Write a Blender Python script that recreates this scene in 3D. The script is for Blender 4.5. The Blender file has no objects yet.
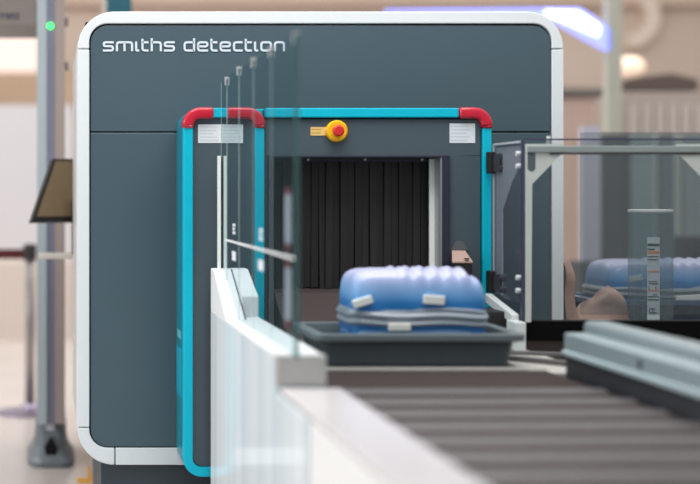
import bpy, bmesh, math, random
from mathutils import Vector, Matrix, noise
R = random.Random(7)
C = bpy.context.scene.collection
PI = math.pi

# ---------------------------------------------------------------- measures
# camera stands at X=0, Y=0, height H and looks along +Y; F is its focal length in frame pixels
F, CX, CY, H = 1500.0, 40.0, 189.0, 1.113
def X(px, d): return (px - CX) * d / F
def Z(py, d): return H + (CY - py) * d / F

# ---------------------------------------------------------------- materials
def lin(c):
    c = c / 255.0
    return c / 12.92 if c <= 0.04045 else ((c + 0.055) / 1.055) ** 2.4
def rgb(r, g, b): return (lin(r), lin(g), lin(b), 1.0)
MATS = {}
def mat(name, col, rough=0.5, metal=0.0, spec=0.5, noise=0.0, nscale=30.0, emit=0.0, bump=0.0, stretch=(1, 1, 1), coat=0.0):
    if name in MATS: return MATS[name]
    m = bpy.data.materials.new(name); m.use_nodes = True
    nt = m.node_tree; b = nt.nodes['Principled BSDF']
    b.inputs['Base Color'].default_value = rgb(*col)
    b.inputs['Roughness'].default_value = rough
    b.inputs['Metallic'].default_value = metal
    b.inputs['Specular IOR Level'].default_value = spec
    b.inputs['Coat Weight'].default_value = coat
    if emit:
        b.inputs['Emission Color'].default_value = rgb(*col); b.inputs['Emission Strength'].default_value = emit
    if noise or bump:
        tc = nt.nodes.new('ShaderNodeTexCoord'); mp = nt.nodes.new('ShaderNodeMapping')
        mp.inputs['Scale'].default_value = stretch
        nz = nt.nodes.new('ShaderNodeTexNoise'); nz.inputs['Scale'].default_value = nscale; nz.inputs['Detail'].default_value = 4
        nt.links.new(tc.outputs['Object'], mp.inputs['Vector']); nt.links.new(mp.outputs[0], nz.inputs['Vector'])
        if noise:
            mx = nt.nodes.new('ShaderNodeMix'); mx.data_type = 'RGBA'
            mx.inputs[6].default_value = rgb(*[max(0, c * (1 - noise)) for c in col])
            mx.inputs[7].default_value = rgb(*[min(255, c * (1 + noise)) for c in col])
            nt.links.new(nz.outputs['Fac'], mx.inputs[0]); nt.links.new(mx.outputs[2], b.inputs['Base Color'])
        if bump:
            bp = nt.nodes.new('ShaderNodeBump'); bp.inputs['Strength'].default_value = bump; bp.inputs['Distance'].default_value = 0.01
            nt.links.new(nz.outputs['Fac'], bp.inputs['Height']); nt.links.new(bp.outputs[0], b.inputs['Normal'])
    MATS[name] = m; return m

def sheet(name, tint, gloss=0.06, veil=0.0, veilcol=(200, 210, 212), rough=0.03, fres=True):
    """thin clear sheet: tinted transparency, a mirror film that grows at grazing angles, and a little milky veil"""
    if name in MATS: return MATS[name]
    m = bpy.data.materials.new(name); m.use_nodes = True
    nt = m.node_tree; nt.nodes.clear()
    out = nt.nodes.new('ShaderNodeOutputMaterial')
    tr = nt.nodes.new('ShaderNodeBsdfTransparent'); tr.inputs[0].default_value = (*tint, 1)
    gl = nt.nodes.new('ShaderNodeBsdfGlossy'); gl.inputs['Roughness'].default_value = rough
    df = nt.nodes.new('ShaderNodeBsdfDiffuse'); df.inputs[0].default_value = rgb(*veilcol)
    m1 = nt.nodes.new('ShaderNodeMixShader'); m1.inputs[0].default_value = veil
    nt.links.new(tr.outputs[0], m1.inputs[1]); nt.links.new(df.outputs[0], m1.inputs[2])
    m2 = nt.nodes.new('ShaderNodeMixShader'); m2.inputs[0].default_value = gloss
    nt.links.new(m1.outputs[0], m2.inputs[1]); nt.links.new(gl.outputs[0], m2.inputs[2])
    nt.links.new(m2.outputs[0], out.inputs[0])
    MATS[name] = m; return m

def ramp_mat(name, axis, stops, rough=0.5, scale=1.0, kind='gradient', spec=0.5, alpha=1.0):
    """colour runs along one object axis (0..1 over 'scale' metres from the object's origin)"""
    if name in MATS: return MATS[name]
    m = bpy.data.materials.new(name); m.use_nodes = True
    nt = m.node_tree; b = nt.nodes['Principled BSDF']
    b.inputs['Roughness'].default_value = rough; b.inputs['Specular IOR Level'].default_value = spec
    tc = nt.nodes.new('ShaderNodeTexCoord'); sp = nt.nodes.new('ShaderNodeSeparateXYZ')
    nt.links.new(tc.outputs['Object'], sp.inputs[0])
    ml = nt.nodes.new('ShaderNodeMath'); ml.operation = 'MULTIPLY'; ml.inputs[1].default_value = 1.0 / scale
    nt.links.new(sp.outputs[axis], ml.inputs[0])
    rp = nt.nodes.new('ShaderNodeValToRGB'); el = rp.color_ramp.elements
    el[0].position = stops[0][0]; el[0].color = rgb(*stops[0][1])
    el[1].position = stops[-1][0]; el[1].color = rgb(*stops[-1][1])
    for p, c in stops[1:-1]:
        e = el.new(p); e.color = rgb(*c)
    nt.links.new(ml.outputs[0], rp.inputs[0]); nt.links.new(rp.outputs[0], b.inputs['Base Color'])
    MATS[name] = m; return m

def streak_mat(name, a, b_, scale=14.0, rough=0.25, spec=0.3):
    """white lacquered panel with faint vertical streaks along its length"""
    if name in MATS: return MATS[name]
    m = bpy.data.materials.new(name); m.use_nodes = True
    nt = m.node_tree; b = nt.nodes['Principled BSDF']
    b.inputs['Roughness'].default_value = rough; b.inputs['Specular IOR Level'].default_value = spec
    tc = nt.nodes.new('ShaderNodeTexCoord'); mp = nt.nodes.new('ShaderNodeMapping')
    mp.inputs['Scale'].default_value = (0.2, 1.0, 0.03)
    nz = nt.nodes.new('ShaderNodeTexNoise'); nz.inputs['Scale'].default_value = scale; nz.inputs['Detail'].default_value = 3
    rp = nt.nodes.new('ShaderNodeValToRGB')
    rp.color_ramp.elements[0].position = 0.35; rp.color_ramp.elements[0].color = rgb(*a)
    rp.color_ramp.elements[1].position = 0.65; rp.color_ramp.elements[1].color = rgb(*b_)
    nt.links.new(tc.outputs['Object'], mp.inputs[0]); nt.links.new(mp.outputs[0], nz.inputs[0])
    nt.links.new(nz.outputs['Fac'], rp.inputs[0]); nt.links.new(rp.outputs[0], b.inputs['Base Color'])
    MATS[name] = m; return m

# ---------------------------------------------------------------- mesh helpers
def link(name, bm, m, parent=None, bevel=0.0, smooth=False, seg=2):
    bmesh.ops.remove_doubles(bm, verts=bm.verts, dist=1e-6)
    bmesh.ops.recalc_face_normals(bm, faces=bm.faces)
    me = bpy.data.meshes.new(name); bm.to_mesh(me); bm.free()
    if smooth:
        for p in me.polygons: p.use_smooth = True
    me.materials.append(m)
    o = bpy.data.objects.new(name, me); C.objects.link(o)
    if bevel:
        md = o.modifiers.new('bevel', 'BEVEL'); md.width = bevel; md.segments = seg; md.limit_method = 'ANGLE'; md.angle_limit = math.radians(40)
    if parent is not None:
        o.parent = parent
        o.matrix_parent_inverse = Matrix.Translation(-world_loc(parent))
    return o
def world_loc(o):
    return Vector(o.get('_w', (0, 0, 0))) if '_w' in o else Vector(o.location)
def origin(o, p):
    """move a mesh object's origin to p without moving its surface"""
    p = Vector(p)
    o.data.transform(Matrix.Translation(-p)); o.location = p
    return o
def thing(name, label, cat, loc=(0, 0, 0), group=None):
    o = bpy.data.objects.new(name, None); C.objects.link(o)
    o.location = loc; o.empty_display_size = 0.05
    o['label'] = label; o['category'] = cat
    if group: o['group'] = group
    return o
def tag(o, label, cat, group=None):
    o['label'] = label; o['category'] = cat
    if group: o['group'] = group
    return o
def struct(o): o['kind'] = 'structure'; return o
def nb(): return bmesh.new()
def box(bm, x0, x1, y0, y1, z0, z1):
    vs = [bm.verts.new(p) for p in ((x0, y0, z0), (x1, y0, z0), (x1, y1, z0), (x0, y1, z0), (x0, y0, z1), (x1, y0, z1), (x1, y1, z1), (x0, y1, z1))]
    for f in ((0, 3, 2, 1), (4, 5, 6, 7), (0, 1, 5, 4), (1, 2, 6, 5), (2, 3, 7, 6), (3, 0, 4, 7)):
        bm.faces.new([vs[i] for i in f])
    return bm
def BX(*a): return box(nb(), *a)
def obox(bm, o, e1, e2, e3):
    o, e1, e2, e3 = map(Vector, (o, e1, e2, e3))
    ps = [o, o + e1, o + e1 + e2, o + e2, o + e3, o + e1 + e3, o + e1 + e2 + e3, o + e2 + e3]
    vs = [bm.verts.new(p) for p in ps]
    for f in ((0, 3, 2, 1), (4, 5, 6, 7), (0, 1, 5, 4), (1, 2, 6, 5), (2, 3, 7, 6), (3, 0, 4, 7)):
        bm.faces.new([vs[i] for i in f])
    return bm
def prism(bm, pts, y0, y1):
    """polygon in X,Z pushed from y0 to y1"""
    a = [bm.verts.new((x, y0, z)) for x, z in pts]; b = [bm.verts.new((x, y1, z)) for x, z in pts]
    n = len(pts); bm.faces.new(a); bm.faces.new(b[::-1])
    for i in range(n): bm.faces.new((a[i], a[(i + 1) % n], b[(i + 1) % n], b[i]))
    return bm
def prismx(bm, pts, x0, x1):
    """polygon in Y,Z pushed from x0 to x1"""
    a = [bm.verts.new((x0, y, z)) for y, z in pts]; b = [bm.verts.new((x1, y, z)) for y, z in pts]
    n = len(pts); bm.faces.new(a); bm.faces.new(b[::-1])
    for i in range(n): bm.faces.new((a[i], a[(i + 1) % n], b[(i + 1) % n], b[i]))
    return bm
def tube(bm, p0, p1, r0, r1=None, n=20, cap=True):
    p0, p1 = Vector(p0), Vector(p1); r1 = r0 if r1 is None else r1
    ax = (p1 - p0).normalized(); up = Vector((0, 0, 1)) if abs(ax.z) < 0.9 else Vector((1, 0, 0))
    u = ax.cross(up).normalized(); v = ax.cross(u)
    a, b = [], []
    for i in range(n):
        t = 2 * PI * i / n; w = u * math.cos(t) + v * math.sin(t)
        a.append(bm.verts.new(p0 + w * r0)); b.append(bm.verts.new(p1 + w * r1))
    for i in range(n): bm.faces.new((a[i], a[(i + 1) % n], b[(i + 1) % n], b[i]))
    if cap: bm.faces.new(a[::-1]); bm.faces.new(b)
    return bm
def lathe(bm, cx, cy, prof, n=28, axis='z'):
    rings = []
    for r, h in prof:
        ring = []
        for i in range(n):
            t = 2 * PI * i / n
            if axis == 'z': p = (cx + r * math.cos(t), cy + r * math.sin(t), h)
            else: p = (cx[0] + r * math.cos(t), h, cx[1] + r * math.sin(t))
            ring.append(bm.verts.new(p))
        rings.append(ring)
    for a, b in zip(rings, rings[1:]):
        for i in range(n): bm.faces.new((a[i], a[(i + 1) % n], b[(i + 1) % n], b[i]))
    bm.faces.new(rings[0][::-1]); bm.faces.new(rings[-1])
    return bm
def loft(bm, loops, cap0=True, cap1=True, closed=True):
    vs = [[bm.verts.new(p) for p in lp] for lp in loops]; n = len(loops[0])
    for a, b in zip(vs, vs[1:]):
        for i in range(n if closed else n - 1): bm.faces.new((a[i], a[(i + 1) % n], b[(i + 1) % n], b[i]))
    if cap0: bm.faces.new(vs[0][::-1])
    if cap1: bm.faces.new(vs[-1])
    return bm
def arc(cx, cz, r, a0, a1, n=10):
    return [(cx + r * math.cos(a0 + (a1 - a0) * i / n), cz + r * math.sin(a0 + (a1 - a0) * i / n)) for i in range(n + 1)]
def rrect(x0, x1, z0, z1, r, n=8):
    return (arc(x1 - r, z1 - r, r, 0, PI / 2, n) + arc(x0 + r, z1 - r, r, PI / 2, PI, n)
            + arc(x0 + r, z0 + r, r, PI, 1.5 * PI, n) + arc(x1 - r, z0 + r, r, 1.5 * PI, 2 * PI, n))
def band(bm, outer, inner, y0, y1, closed=False):
    """open strip between two equal-length X,Z paths, given depth"""
    loops = []
    for (ox, oz), (ix, iz) in zip(outer, inner):
        loops.append([(ox, y0, oz), (ix, y0, iz), (ix, y1, iz), (ox, y1, oz)])
    if closed:
        loops.append(loops[0]); return loft(bm, loops, False, False)
    return loft(bm, loops)
def quadx(bm, x, pts):
    bm.faces.new([bm.verts.new((x, y, z)) for y, z in pts]); return bm
def quady(bm, y, x0, x1, z0, z1):
    bm.faces.new([bm.verts.new(p) for p in ((x0, y, z0), (x1, y, z0), (x1, y, z1), (x0, y, z1))]); return bm
def sellipsoid(bm, c, a, b, h, e=0.35, nu=48, nv=24, f=None):
    """soft box: an evenly gridded box rounded to a superquadric, with an optional displacement"""
    n = 2 / e; k = max(8, nu // 4); c = Vector(c)
    for ax in range(3):
        for sg in (-1, 1):
            g = []
            for i in range(k + 1):
                row = []
                for j in range(k + 1):
                    q = [0, 0, 0]; q[ax] = sg; q[(ax + 1) % 3] = -1 + 2 * i / k; q[(ax + 2) % 3] = -1 + 2 * j / k
                    t = sum(abs(v) ** n for v in q) ** (-1 / n)
                    p = Vector((q[0] * a * t, q[1] * b * t, q[2] * h * t))
                    row.append(bm.verts.new((f(p) if f else p) + c))
                g.append(row)
            for i in range(k):
                for j in range(k): bm.faces.new((g[i][j], g[i + 1][j], g[i + 1][j + 1], g[i][j + 1]))
    bmesh.ops.remove_doubles(bm, verts=bm.verts, dist=1e-5)
    return bm
def ribbon(bm, pts, w, y, closed=False):
    """flat stroke of width w along an X,Z path, facing -Y"""
    n = len(pts); L = []
    for i in range(n):
        p = Vector(pts[i])
        a = Vector(pts[i - 1]) if (i > 0 or closed) else None
        b = Vector(pts[(i + 1) % n]) if (i < n - 1 or closed) else None
        d1 = (p - a).normalized() if a is not None else None
        d2 = (b - p).normalized() if b is not None else None
        if d1 is None: d1 = d2
        if d2 is None: d2 = d1
        n1 = Vector((-d1.y, d1.x)); n2 = Vector((-d2.y, d2.x)); m = (n1 + n2)
        m = m.normalized(); k = w / 2 / max(0.5, m.dot(n1))
        L.append((bm.verts.new((p.x + m.x * k, y, p.y + m.y * k)), bm.verts.new((p.x - m.x * k, y, p.y - m.y * k))))
    for i in range(n if closed else n - 1):
        a, b = L[i], L[(i + 1) % n]
        bm.faces.new((a[0], a[1], b[1], b[0]))
    return bm
def rpath(pts, r, n=4):
    """round the inner corners of a polyline"""
    out = [pts[0]]
    for i in range(1, len(pts) - 1):
        p, a, b = Vector(pts[i]), Vector(pts[i - 1]), Vector(pts[i + 1])
        u, v = (a - p), (b - p); rr = min(r, u.length * 0.49, v.length * 0.49)
        s, e = p + u.normalized() * rr, p + v.normalized() * rr
        for k in range(n + 1):
            t = k / n; q = s * (1 - t) ** 2 + p * 2 * t * (1 - t) + e * t * t
            out.append((q.x, q.y))
    out.append(pts[-1]); return out

# ================================================================ materials used
slate = mat('slate_panel', (66, 86, 96), 0.40, noise=0.04, nscale=3, spec=0.5)
slate_dark = mat('slate_frame', (68, 82, 91), 0.45, noise=0.03, nscale=4)
white_shell = mat('white_shell', (216, 222, 226), 0.4, noise=0.01)
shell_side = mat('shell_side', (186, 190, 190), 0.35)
black = mat('black_gap', (14, 16, 19), 0.6, spec=0.2)
teal = mat('teal_paint', (0, 178, 204), 0.5, noise=0.02, spec=.25)
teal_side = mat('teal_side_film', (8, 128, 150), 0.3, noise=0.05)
teal_deep = mat('deep_teal', (8, 100, 116), 0.4)
red = mat('red_bumper', (192, 20, 50), 0.3, noise=0.05, coat=0.4)
label_white = mat('white_sticker', (214, 221, 226), 0.5, noise=0.02)
print_grey = mat('grey_print', (196, 203, 209), 0.6)
letter = mat('pale_lettering', (205, 216, 226), 0.5)
navy = mat('navy_trim', (38, 42, 58), 0.4)
strip_rubber = mat('curtain_rubber', (36, 33, 34), 0.55, noise=0.12, nscale=12, stretch=(1, 1, 0.2))
strip_rubber2 = mat('curtain_rubber_dark', (30, 27, 28), 0.55, noise=0.12, nscale=14, stretch=(1, 1, 0.2))  # slightly darker tone for every third strip
metal = mat('brushed_metal', (165, 170, 172), 0.35, metal=0.6, noise=0.05, nscale=40, stretch=(1, 1, 0.1))
white_metal = mat('white_metal', (206, 214, 214), 0.35)
yellow = mat('yellow_plastic', (245, 185, 10), 0.35)
yellow_lab = mat('yellow_label', (225, 192, 118), 0.5)
red_btn = mat('red_button', (205, 42, 42), 0.3)
belt = mat('belt_brown_black', (62, 53, 52), 0.6, noise=0.1, nscale=60)
roller_m = mat('roller_rubber', (70, 64, 66), 0.4, metal=0.1, noise=0.1, nscale=6, stretch=(3, 1, 1))
bed = mat('dark_bed', (64, 57, 56), 0.85, spec=.05)
alu = mat('pale_aluminium', (142, 157, 161), 0.4, metal=0.2, noise=0.05, nscale=8)
alu_d = mat('bolt_grey', (88, 96, 102), 0.4, metal=0.5)
dark_skirt = mat('dark_skirt', (44, 45, 49), 0.5, noise=0.06)
deck = mat('deck_plate', (178, 176, 170), 0.45, noise=0.05)
wall_face = streak_mat('streaked_white_lacquer', (212, 226, 233), (240, 246, 249), 16, 0.14, 0.08)  # streaks in the colour imitate reflections and panel joints
wall_top = mat('white_cover', (234, 234, 235), 0.4, noise=0.01, spec=.1)
wall_end = mat('grey_white_end', (178, 178, 176), 0.5)
glossy_top = mat('white_ledge', (212, 207, 208), 0.2, noise=0.03, nscale=5)
glass = sheet('glass_pane', (.69, .77, .79), 0.03, 0.05, (110, 140, 144))
glass_edge = sheet('glass_edge', (.75, .85, .85), 0.10, 0.45, (176, 205, 206))
glass_edge_d = sheet('glass_edge_deep', (.4, .55, .55), 0.08, 0.5, (86, 132, 132))
acrylic = sheet('clear_acrylic', (.92, .94, .94), 0.03, 0.03, (170, 182, 186))
acrylic2 = sheet('second_acrylic', (.64, .67, .675), 0.05, 0.10, (150, 166, 170))
smoke = sheet('smoked_acrylic', (.62, .64, .70), 0.05, 0.20, (120, 124, 132))
tubeclear = sheet('clear_canister', (.80, .86, .88), 0.05, 0.20, (130, 150, 158))
edge_dark = mat('acrylic_edge', (62, 60, 86), 0.3)
bracket = mat('bracket_grey', (184, 191, 187), 0.45, noise=0.04, nscale=20)
tray_m = mat('tray_plastic', (80, 89, 93), 0.5, noise=0.04)
tray_rim = mat('tray_rim_plastic', (104, 115, 118), 0.4)
cable_black = mat('black_plastic', (26, 26, 28), 0.5)

# ================================================================ the setting
floor = struct(link('floor', BX(-7, 14, -2, 14.2, -0.1, 0), mat('hall_floor', (205, 194, 187), 0.22, noise=0.04, nscale=2.0)))
wall = struct(link('wall_back', BX(-7, 14, 14.2, 14.4, 0, 5), mat('hall_wall', (210, 190, 174), 0.7, noise=0.07, nscale=0.6)))
def slab(name, px0, px1, py0, py1, d, m, thick=0.05, bev=0.0):
    return link(name, BX(X(px0, d), X(px1, d), d, d + thick, Z(py1, d), Z(py0, d)), m, bevel=bev)
struct(slab('trim_1', 0 - 60, 480, 72, 105, 14.1, mat('trim_beige', (200, 172, 146), 0.7, noise=0.04, nscale=1)))
struct(slab('trim_2', -60, 720, -40, 5, 14.1, mat('trim_brown', (214, 190, 172), 0.7, noise=0.06, nscale=1)))
struct(slab('trim_3', 540, 800, 90, 108, 14.1, mat('trim_tan', (170, 145, 125), 0.7, noise=0.05, nscale=1)))

ac = lambda r: [(X(628, 14.1) + r * math.cos(t), Z(16, 14.1) + r * math.sin(t)) for t in [(-.5 + k / 16) * PI for k in range(17)]]
struct(link('trim_4', band(nb(), ac(.30), ac(.17), 14.08, 14.19), mat('trim_cream', (232, 214, 198), .7)))

# ================================================================ the X-ray scanner
D0 = 4.5          # front of the white casing
sc = thing('baggage_scanner', 'large slate grey baggage scanner with rounded white bezel and teal entrance frame', 'scanner', (X(320, D0), 4.9, 0))
def P(*a, **k): return link(*a, parent=sc, **k)
s = 0.003
xl, xr, zt, zb = X(77.6, D0), X(563.7, D0), Z(11.5, D0), Z(465, D0)
il, ir, it, ib = X(89.3, D0), X(552.2, D0), Z(23.5, D0), Z(448, D0)
ro, ri = 0.111, 0.055
yb0, yb1 = D0, D0 + 0.16
def corner_paths(sx, sz):
    """outer arc and inner path of one corner piece, from the upright side to the level side"""
    n = 14
    cx = (xl + ro) if sx < 0 else (xr - ro); cz = (zt - ro) if sz > 0 else (zb + ro)
    outer = [(cx + sx * ro * math.cos(PI / 2 * i / n), cz + sz * ro * math.sin(PI / 2 * i / n)) for i in range(n + 1)]
    ix, iz = (il if sx < 0 else ir), (it if sz > 0 else ib)
    c2x, c2z = ix - sx * ri, iz - sz * ri
    mid = [(c2x + sx * ri * math.cos(PI / 2 * i / (n - 2)), c2z + sz * ri * math.sin(PI / 2 * i / (n - 2))) for i in range(n - 1)]
    inner = [(ix, outer[0][1])] + mid + [(outer[-1][0], iz)]
    return outer, inner
for sx in (-1, 1):
    for sz in (1, -1):
        if sz > 0: continue
        o_, i_ = corner_paths(sx, sz)
        P('bezel_corner', band(nb(), o_, i_, yb0, yb1), white_shell, bevel=0.003)
g = 0.003
P('bezel_strip', BX(xl, il, yb0, yb1, zb + ro + g, zt - ro - g), white_shell, bevel=0.002)
P('bezel_strip', BX(ir, xr, yb0, yb1, zb + ro + g, zt - ro - g), white_shell, bevel=0.002)
lo_, li_ = corner_paths(-1, 1); ro_, ri_ = corner_paths(1, 1)
P('bezel_top', band(nb(), lo_ + ro_[::-1], li_ + ri_[::-1], yb0, yb1), white_shell, bevel=0.003)
P('bezel_strip', BX(xl + ro + g, xr - ro - g, yb0, yb1, zb, ib), white_shell, bevel=0.002)
# grey casing behind the bezel (its left flank just shows) and the dark inner body
P('casing', prism(nb(), rrect(xl + 0.002, xr - 0.004, zb + 0.002, zt - 0.004, ro, 10), D0 + 0.165, D0 + 0.72), shell_side, smooth=False)
P('inner_body', BX(il - 0.01, ir + 0.01, D0 + 0.03, D0 + 0.15, ib - 0.008, it + 0.008), black)
zs = Z(132, D0)
def face_panel(z0, z1, rt, rb):
    n = 8; pts = []
    pts += arc(ir - .004 - rt, z1 - rt, rt, 0, PI / 2, n) if rt else [(ir - .004, z1)]
    pts += arc(il + .004 + rt, z1 - rt, rt, PI / 2, PI, n) if rt else [(il + .004, z1)]
    pts += arc(il + .004 + rb, z0 + rb, rb, PI, 1.5 * PI, n) if rb else [(il + .004, z0)]
    pts += arc(ir - .004 - rb, z0 + rb, rb, 1.5 * PI, 2 * PI, n) if rb else [(ir - .004, z0)]
    return prism(nb(), pts, D0 + 0.006, D0 + 0.03)
P('upper_panel', face_panel(zs + 0.002, it - 0.005, ri - 0.004, 0), slate, bevel=0.002)
P('lower_panel', face_panel(ib + 0.003, zs - 0.002, 0, ri - 0.004), slate, bevel=0.002)
P('plinth', BX(X(101, D0), X(551, D0), D0 + 0.02, D0 + 0.7, 0, zb - 0.001), mat('plinth_slate', (50, 60, 68), 0.5), bevel=0.003)
# rear tunnel housing
P('rear_housing', BX(xl + 0.15, xr - 0.1, D0 + 0.72, D0 + 2.2, 0.2, zt - 0.2), shell_side, bevel=0.02)

# --- lettering
def glyph(ch):
    w = 0; st = []
    r = 0.28
    if ch == 's': w = 1.12; st = [rpath([(w, 1), (0.09, 1), (0.09, .53), (w - .09, .53), (w - .09, 0), (0, 0)], .22)]
    elif ch == 'm': w = 1.75; st = [rpath([(.09, -.09), (.09, 1), (w - .09, 1), (w - .09, -.09)], r), [(w / 2, .95), (w / 2, -.09)]]
    elif ch == 'i': w = .42; st = [rpath([(.09, 1.09), (.09, 0), (.42, 0)], r)]
    elif ch == 't': w = .72; st = [rpath([(.09, 1.42), (.09, 0), (w, 0)], r), [(.09, 1), (w, 1)]]
    elif ch == 'h': w = 1.12; st = [[(.09, 1.5), (.09, -.09)], rpath([(.09, 1), (w - .09, 1), (w - .09, -.09)], r)]
    elif ch == 'n': w = 1.12; st = [rpath([(.09, -.09), (.09, 1), (w - .09, 1), (w - .09, -.09)], r)]
    elif ch == 'd': w = 1.16; st = [[(w - .09, 1.5), (w - .09, -.09)], rpath([(w - .09, 1), (.09, 1), (.09, 0), (w - .09, 0)], r)]
    elif ch == 'e': w = 1.14; st = [rpath([(w - .02, 0), (.09, 0), (.09, 1), (w - .09, 1), (w - .09, .5), (.12, .5)], r)]
    elif ch == 'c': w = .98; st = [rpath([(w, 1), (.09, 1), (.09, 0), (w, 0)], r)]
    elif ch == 'o': w = 1.16; st = [rpath([(w / 2, 1), (.09, 1), (.09, 0), (w - .09, 0), (w - .09, 1), (w / 2 - .01, 1)], r)]
    elif ch == ' ': w = .45
    return w, st
pen = 0.0; letters = []
for ch in 'smiths detection':
    w, st = glyph(ch)
    if st: letters.append([[(x + pen, z) for x, z in p] for p in st])
    pen += w + 0.24
pen -= 0.24
sx_ = (X(285, D0) - X(103, D0)) / pen; sz_ = 0.0247
for L_ in letters:
    bm = nb()
    for p in L_: ribbon(bm, [(X(103, D0) + x * sx_, Z(50.4, D0) + z * sz_) for x, z in p], 0.0064, D0 + 0.0035)
    P('letter', bm, letter)

# --- left column of the entrance frame
YF = 4.28
cl, cr, ct, cb = X(183.6, YF), X(264.5, YF), Z(108, YF), Z(477, YF)
tw = 0.027
rr = 0.052
def fr_arc(x, z, sx, sz, r, w, n=10):
    cx, cz = x - sx * r, z - sz * r
    o = [(cx + sx * r * math.cos(PI / 2 * i / n), cz + sz * r * math.sin(PI / 2 * i / n)) for i in range(n + 1)]
    q = r - w
    i_ = [(cx + sx * q * math.cos(PI / 2 * i / n), cz + sz * q * math.sin(PI / 2 * i / n)) for i in range(n + 1)]
    return o, i_
def bumper(x, z, sx, ext_h, ext_v):
    """red corner: a short upright, an arc and a level stub, a touch proud of the frame"""
    o, i_ = fr_arc(x + sx * .003, z + .002, sx, 1, rr, tw + .005)
    o = [(o[0][0], o[0][1] - ext_v)] + o + [(o[-1][0] - sx * ext_h, o[-1][1])]
    i_ = [(i_[0][0], i_[0][1] - ext_v)] + i_ + [(i_[-1][0] - sx * ext_h, i_[-1][1])]
    return band(nb(), o, i_, YF - 0.006, YF + 0.05)
P('corner_bumper', bumper(cl, ct, -1, X(215, YF) - cl - rr, 0.008), red, bevel=0.008, smooth=True, seg=3)
P('corner_bumper', bumper(cr, ct, 1, cr - rr - X(226, YF), 0.008), red, bevel=0.008, smooth=True, seg=3)
fo, fi = fr_arc(cl, cb, -1, -1, rr, tw); go, gi = fr_arc(cr, cb, 1, -1, rr, tw)
to, ti = fr_arc(cl, ct, -1, 1, rr, tw); uo, ui = fr_arc(cr, ct, 1, 1, rr, tw)
ring_o = to[::1] + uo[::-1] + go + fo[::-1]; ring_i = ti[::1] + ui[::-1] + gi + fi[::-1]
P('column_frame', band(nb(), ring_o, ring_i, YF, YF + 0.04, True), teal, bevel=0.003)
P('column_flank', band(nb(), ring_o, [(x, z) for x, z in ring_i], YF + 0.042, D0 + 0.006, True), teal_side)
P('column_panel', prism(nb(), rrect(cl + tw - .002, cr - tw + .002, cb + tw - .002, ct - tw + .002, .03), YF + 0.012, YF + 0.06), slate_dark, bevel=0.004)
P('panel_gap', prism(nb(), rrect(cl + tw - .012, cr - tw + .012, cb + tw - .012, ct - tw + .012, .035), YF + 0.022, YF + 0.07), black)
# decorative film on the column's left flank: lighter block, rings and a line of small type
xf = cl - 0.0012
bm = nb(); box(bm, xf, xf + .001, YF + .05, D0 - .01, Z(395, 4.4), Z(347, 4.4)); fb = P('flank_patch', bm, mat('flank_light', (0, 160, 185), .4))
bm = nb()
for (yy, zz, r0) in ((4.36, Z(410, 4.4), .034), (4.41, Z(440, 4.4), .028), (4.37, Z(450, 4.4), .02)):
    n = 24
    for k in range(n):
        a, b = 2 * PI * k / n, 2 * PI * (k + 1) / n
        q = [bm.verts.new((xf, yy + r * math.cos(t), zz + r * math.sin(t))) for r, t in ((r0, a), (r0, b), (r0 - .006, b), (r0 - .006, a))]
        bm.faces.new(q)
P('flank_rings', bm, mat('flank_ring', (60, 180, 196), .4))
bm = nb()
for k in range(7):
    z0 = Z(338 - k * 2.2, 4.4)
    box(bm, xf, xf + .001, YF + .07 + k * .018, YF + .08 + k * .018, Z(338, 4.4), Z(330, 4.4))
P('flank_type', bm, mat('flank_type', (96, 178, 190), .5))
# --- right part of the frame
fr = X(491.8, YF)
P('top_bar', box(BX(cr + .004, X(459, YF), YF, YF + .04, ct - tw, ct), cr - .05, cr + .006, YF + .052, YF + .09, ct - tw, ct), teal, bevel=0.003)
P('corner_bumper', bumper(fr, ct, 1, fr - rr - X(458.5, YF), 0.008), red, bevel=0.008, smooth=True, seg=3)
P('side_bar', BX(fr - tw + .002, fr, YF, YF + .04, 0.55, ct - rr - .005), teal, bevel=0.003)
# --- entry panel with the tunnel mouth
tl, tr_, tt = 0.672, 1.144, Z(157, YF)
zbelt = H - 0.42
e0, e1 = YF + 0.012, YF + 0.05
xe0, xe1, ze = cr + .003, fr - tw - .001, ct - tw - .004
bm = nb()
box(bm, xe0, xe1, e0, e1, tt + .005, ze)
box(bm, xe0, tl - .02, e0, e1, 0.45, tt + .005)
box(bm, tr_ + .026, xe1, e0, e1, 0.45, tt + .005)
P('entry_panel', bm, slate_dark, bevel=0.002)
bm = nb()
box(bm, cr + .002, fr - .004, e1, D0 + .006, tt + .02, ct - .004)
box(bm, cl + .03, tl - .02, YF + .08, D0 + .006, 0.3, ct - .03)
box(bm, tr_ + .03, fr - .004, e1, D0 + .006, 0.3, tt + .02)
box(bm, cr + .002, fr - .03, e0 + .012, e1, ze, ze + .006)
P('frame_core', bm, mat('core_dark', (34, 40, 46), .6))
bm = nb()
box(bm, tl - .02, tr_ + .026, YF + .002, YF + .06, tt, tt + .005)
box(bm, tr_ + .004, tr_ + .026, YF + .002, YF + .06, zbelt - .1, tt)
box(bm, tl - .02, tl - .004, YF + .002, YF + .06, zbelt - .1, tt)
P('tunnel_trim', bm, navy, bevel=0.001)
bm = nb()
box(bm, tr_, tr_ + .004, YF + .004, 4.6, zbelt - .05, tt)
P('tunnel_cheek', bm, metal)
P('cheek_edge', BX(tr_ - .014, tr_, 4.35, 4.36, zbelt - .02, tt - .004), mat('cheek_white', (248, 250, 246), .4))
P('tunnel_ceiling', BX(tl - .01, tr_, YF + .06, 4.6, tt + .001, tt + .01), navy)
P('tunnel_back', BX(tl - .05, tr_ + .02, 4.6, 4.62, zbelt - .1, tt + .05), black)
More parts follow.
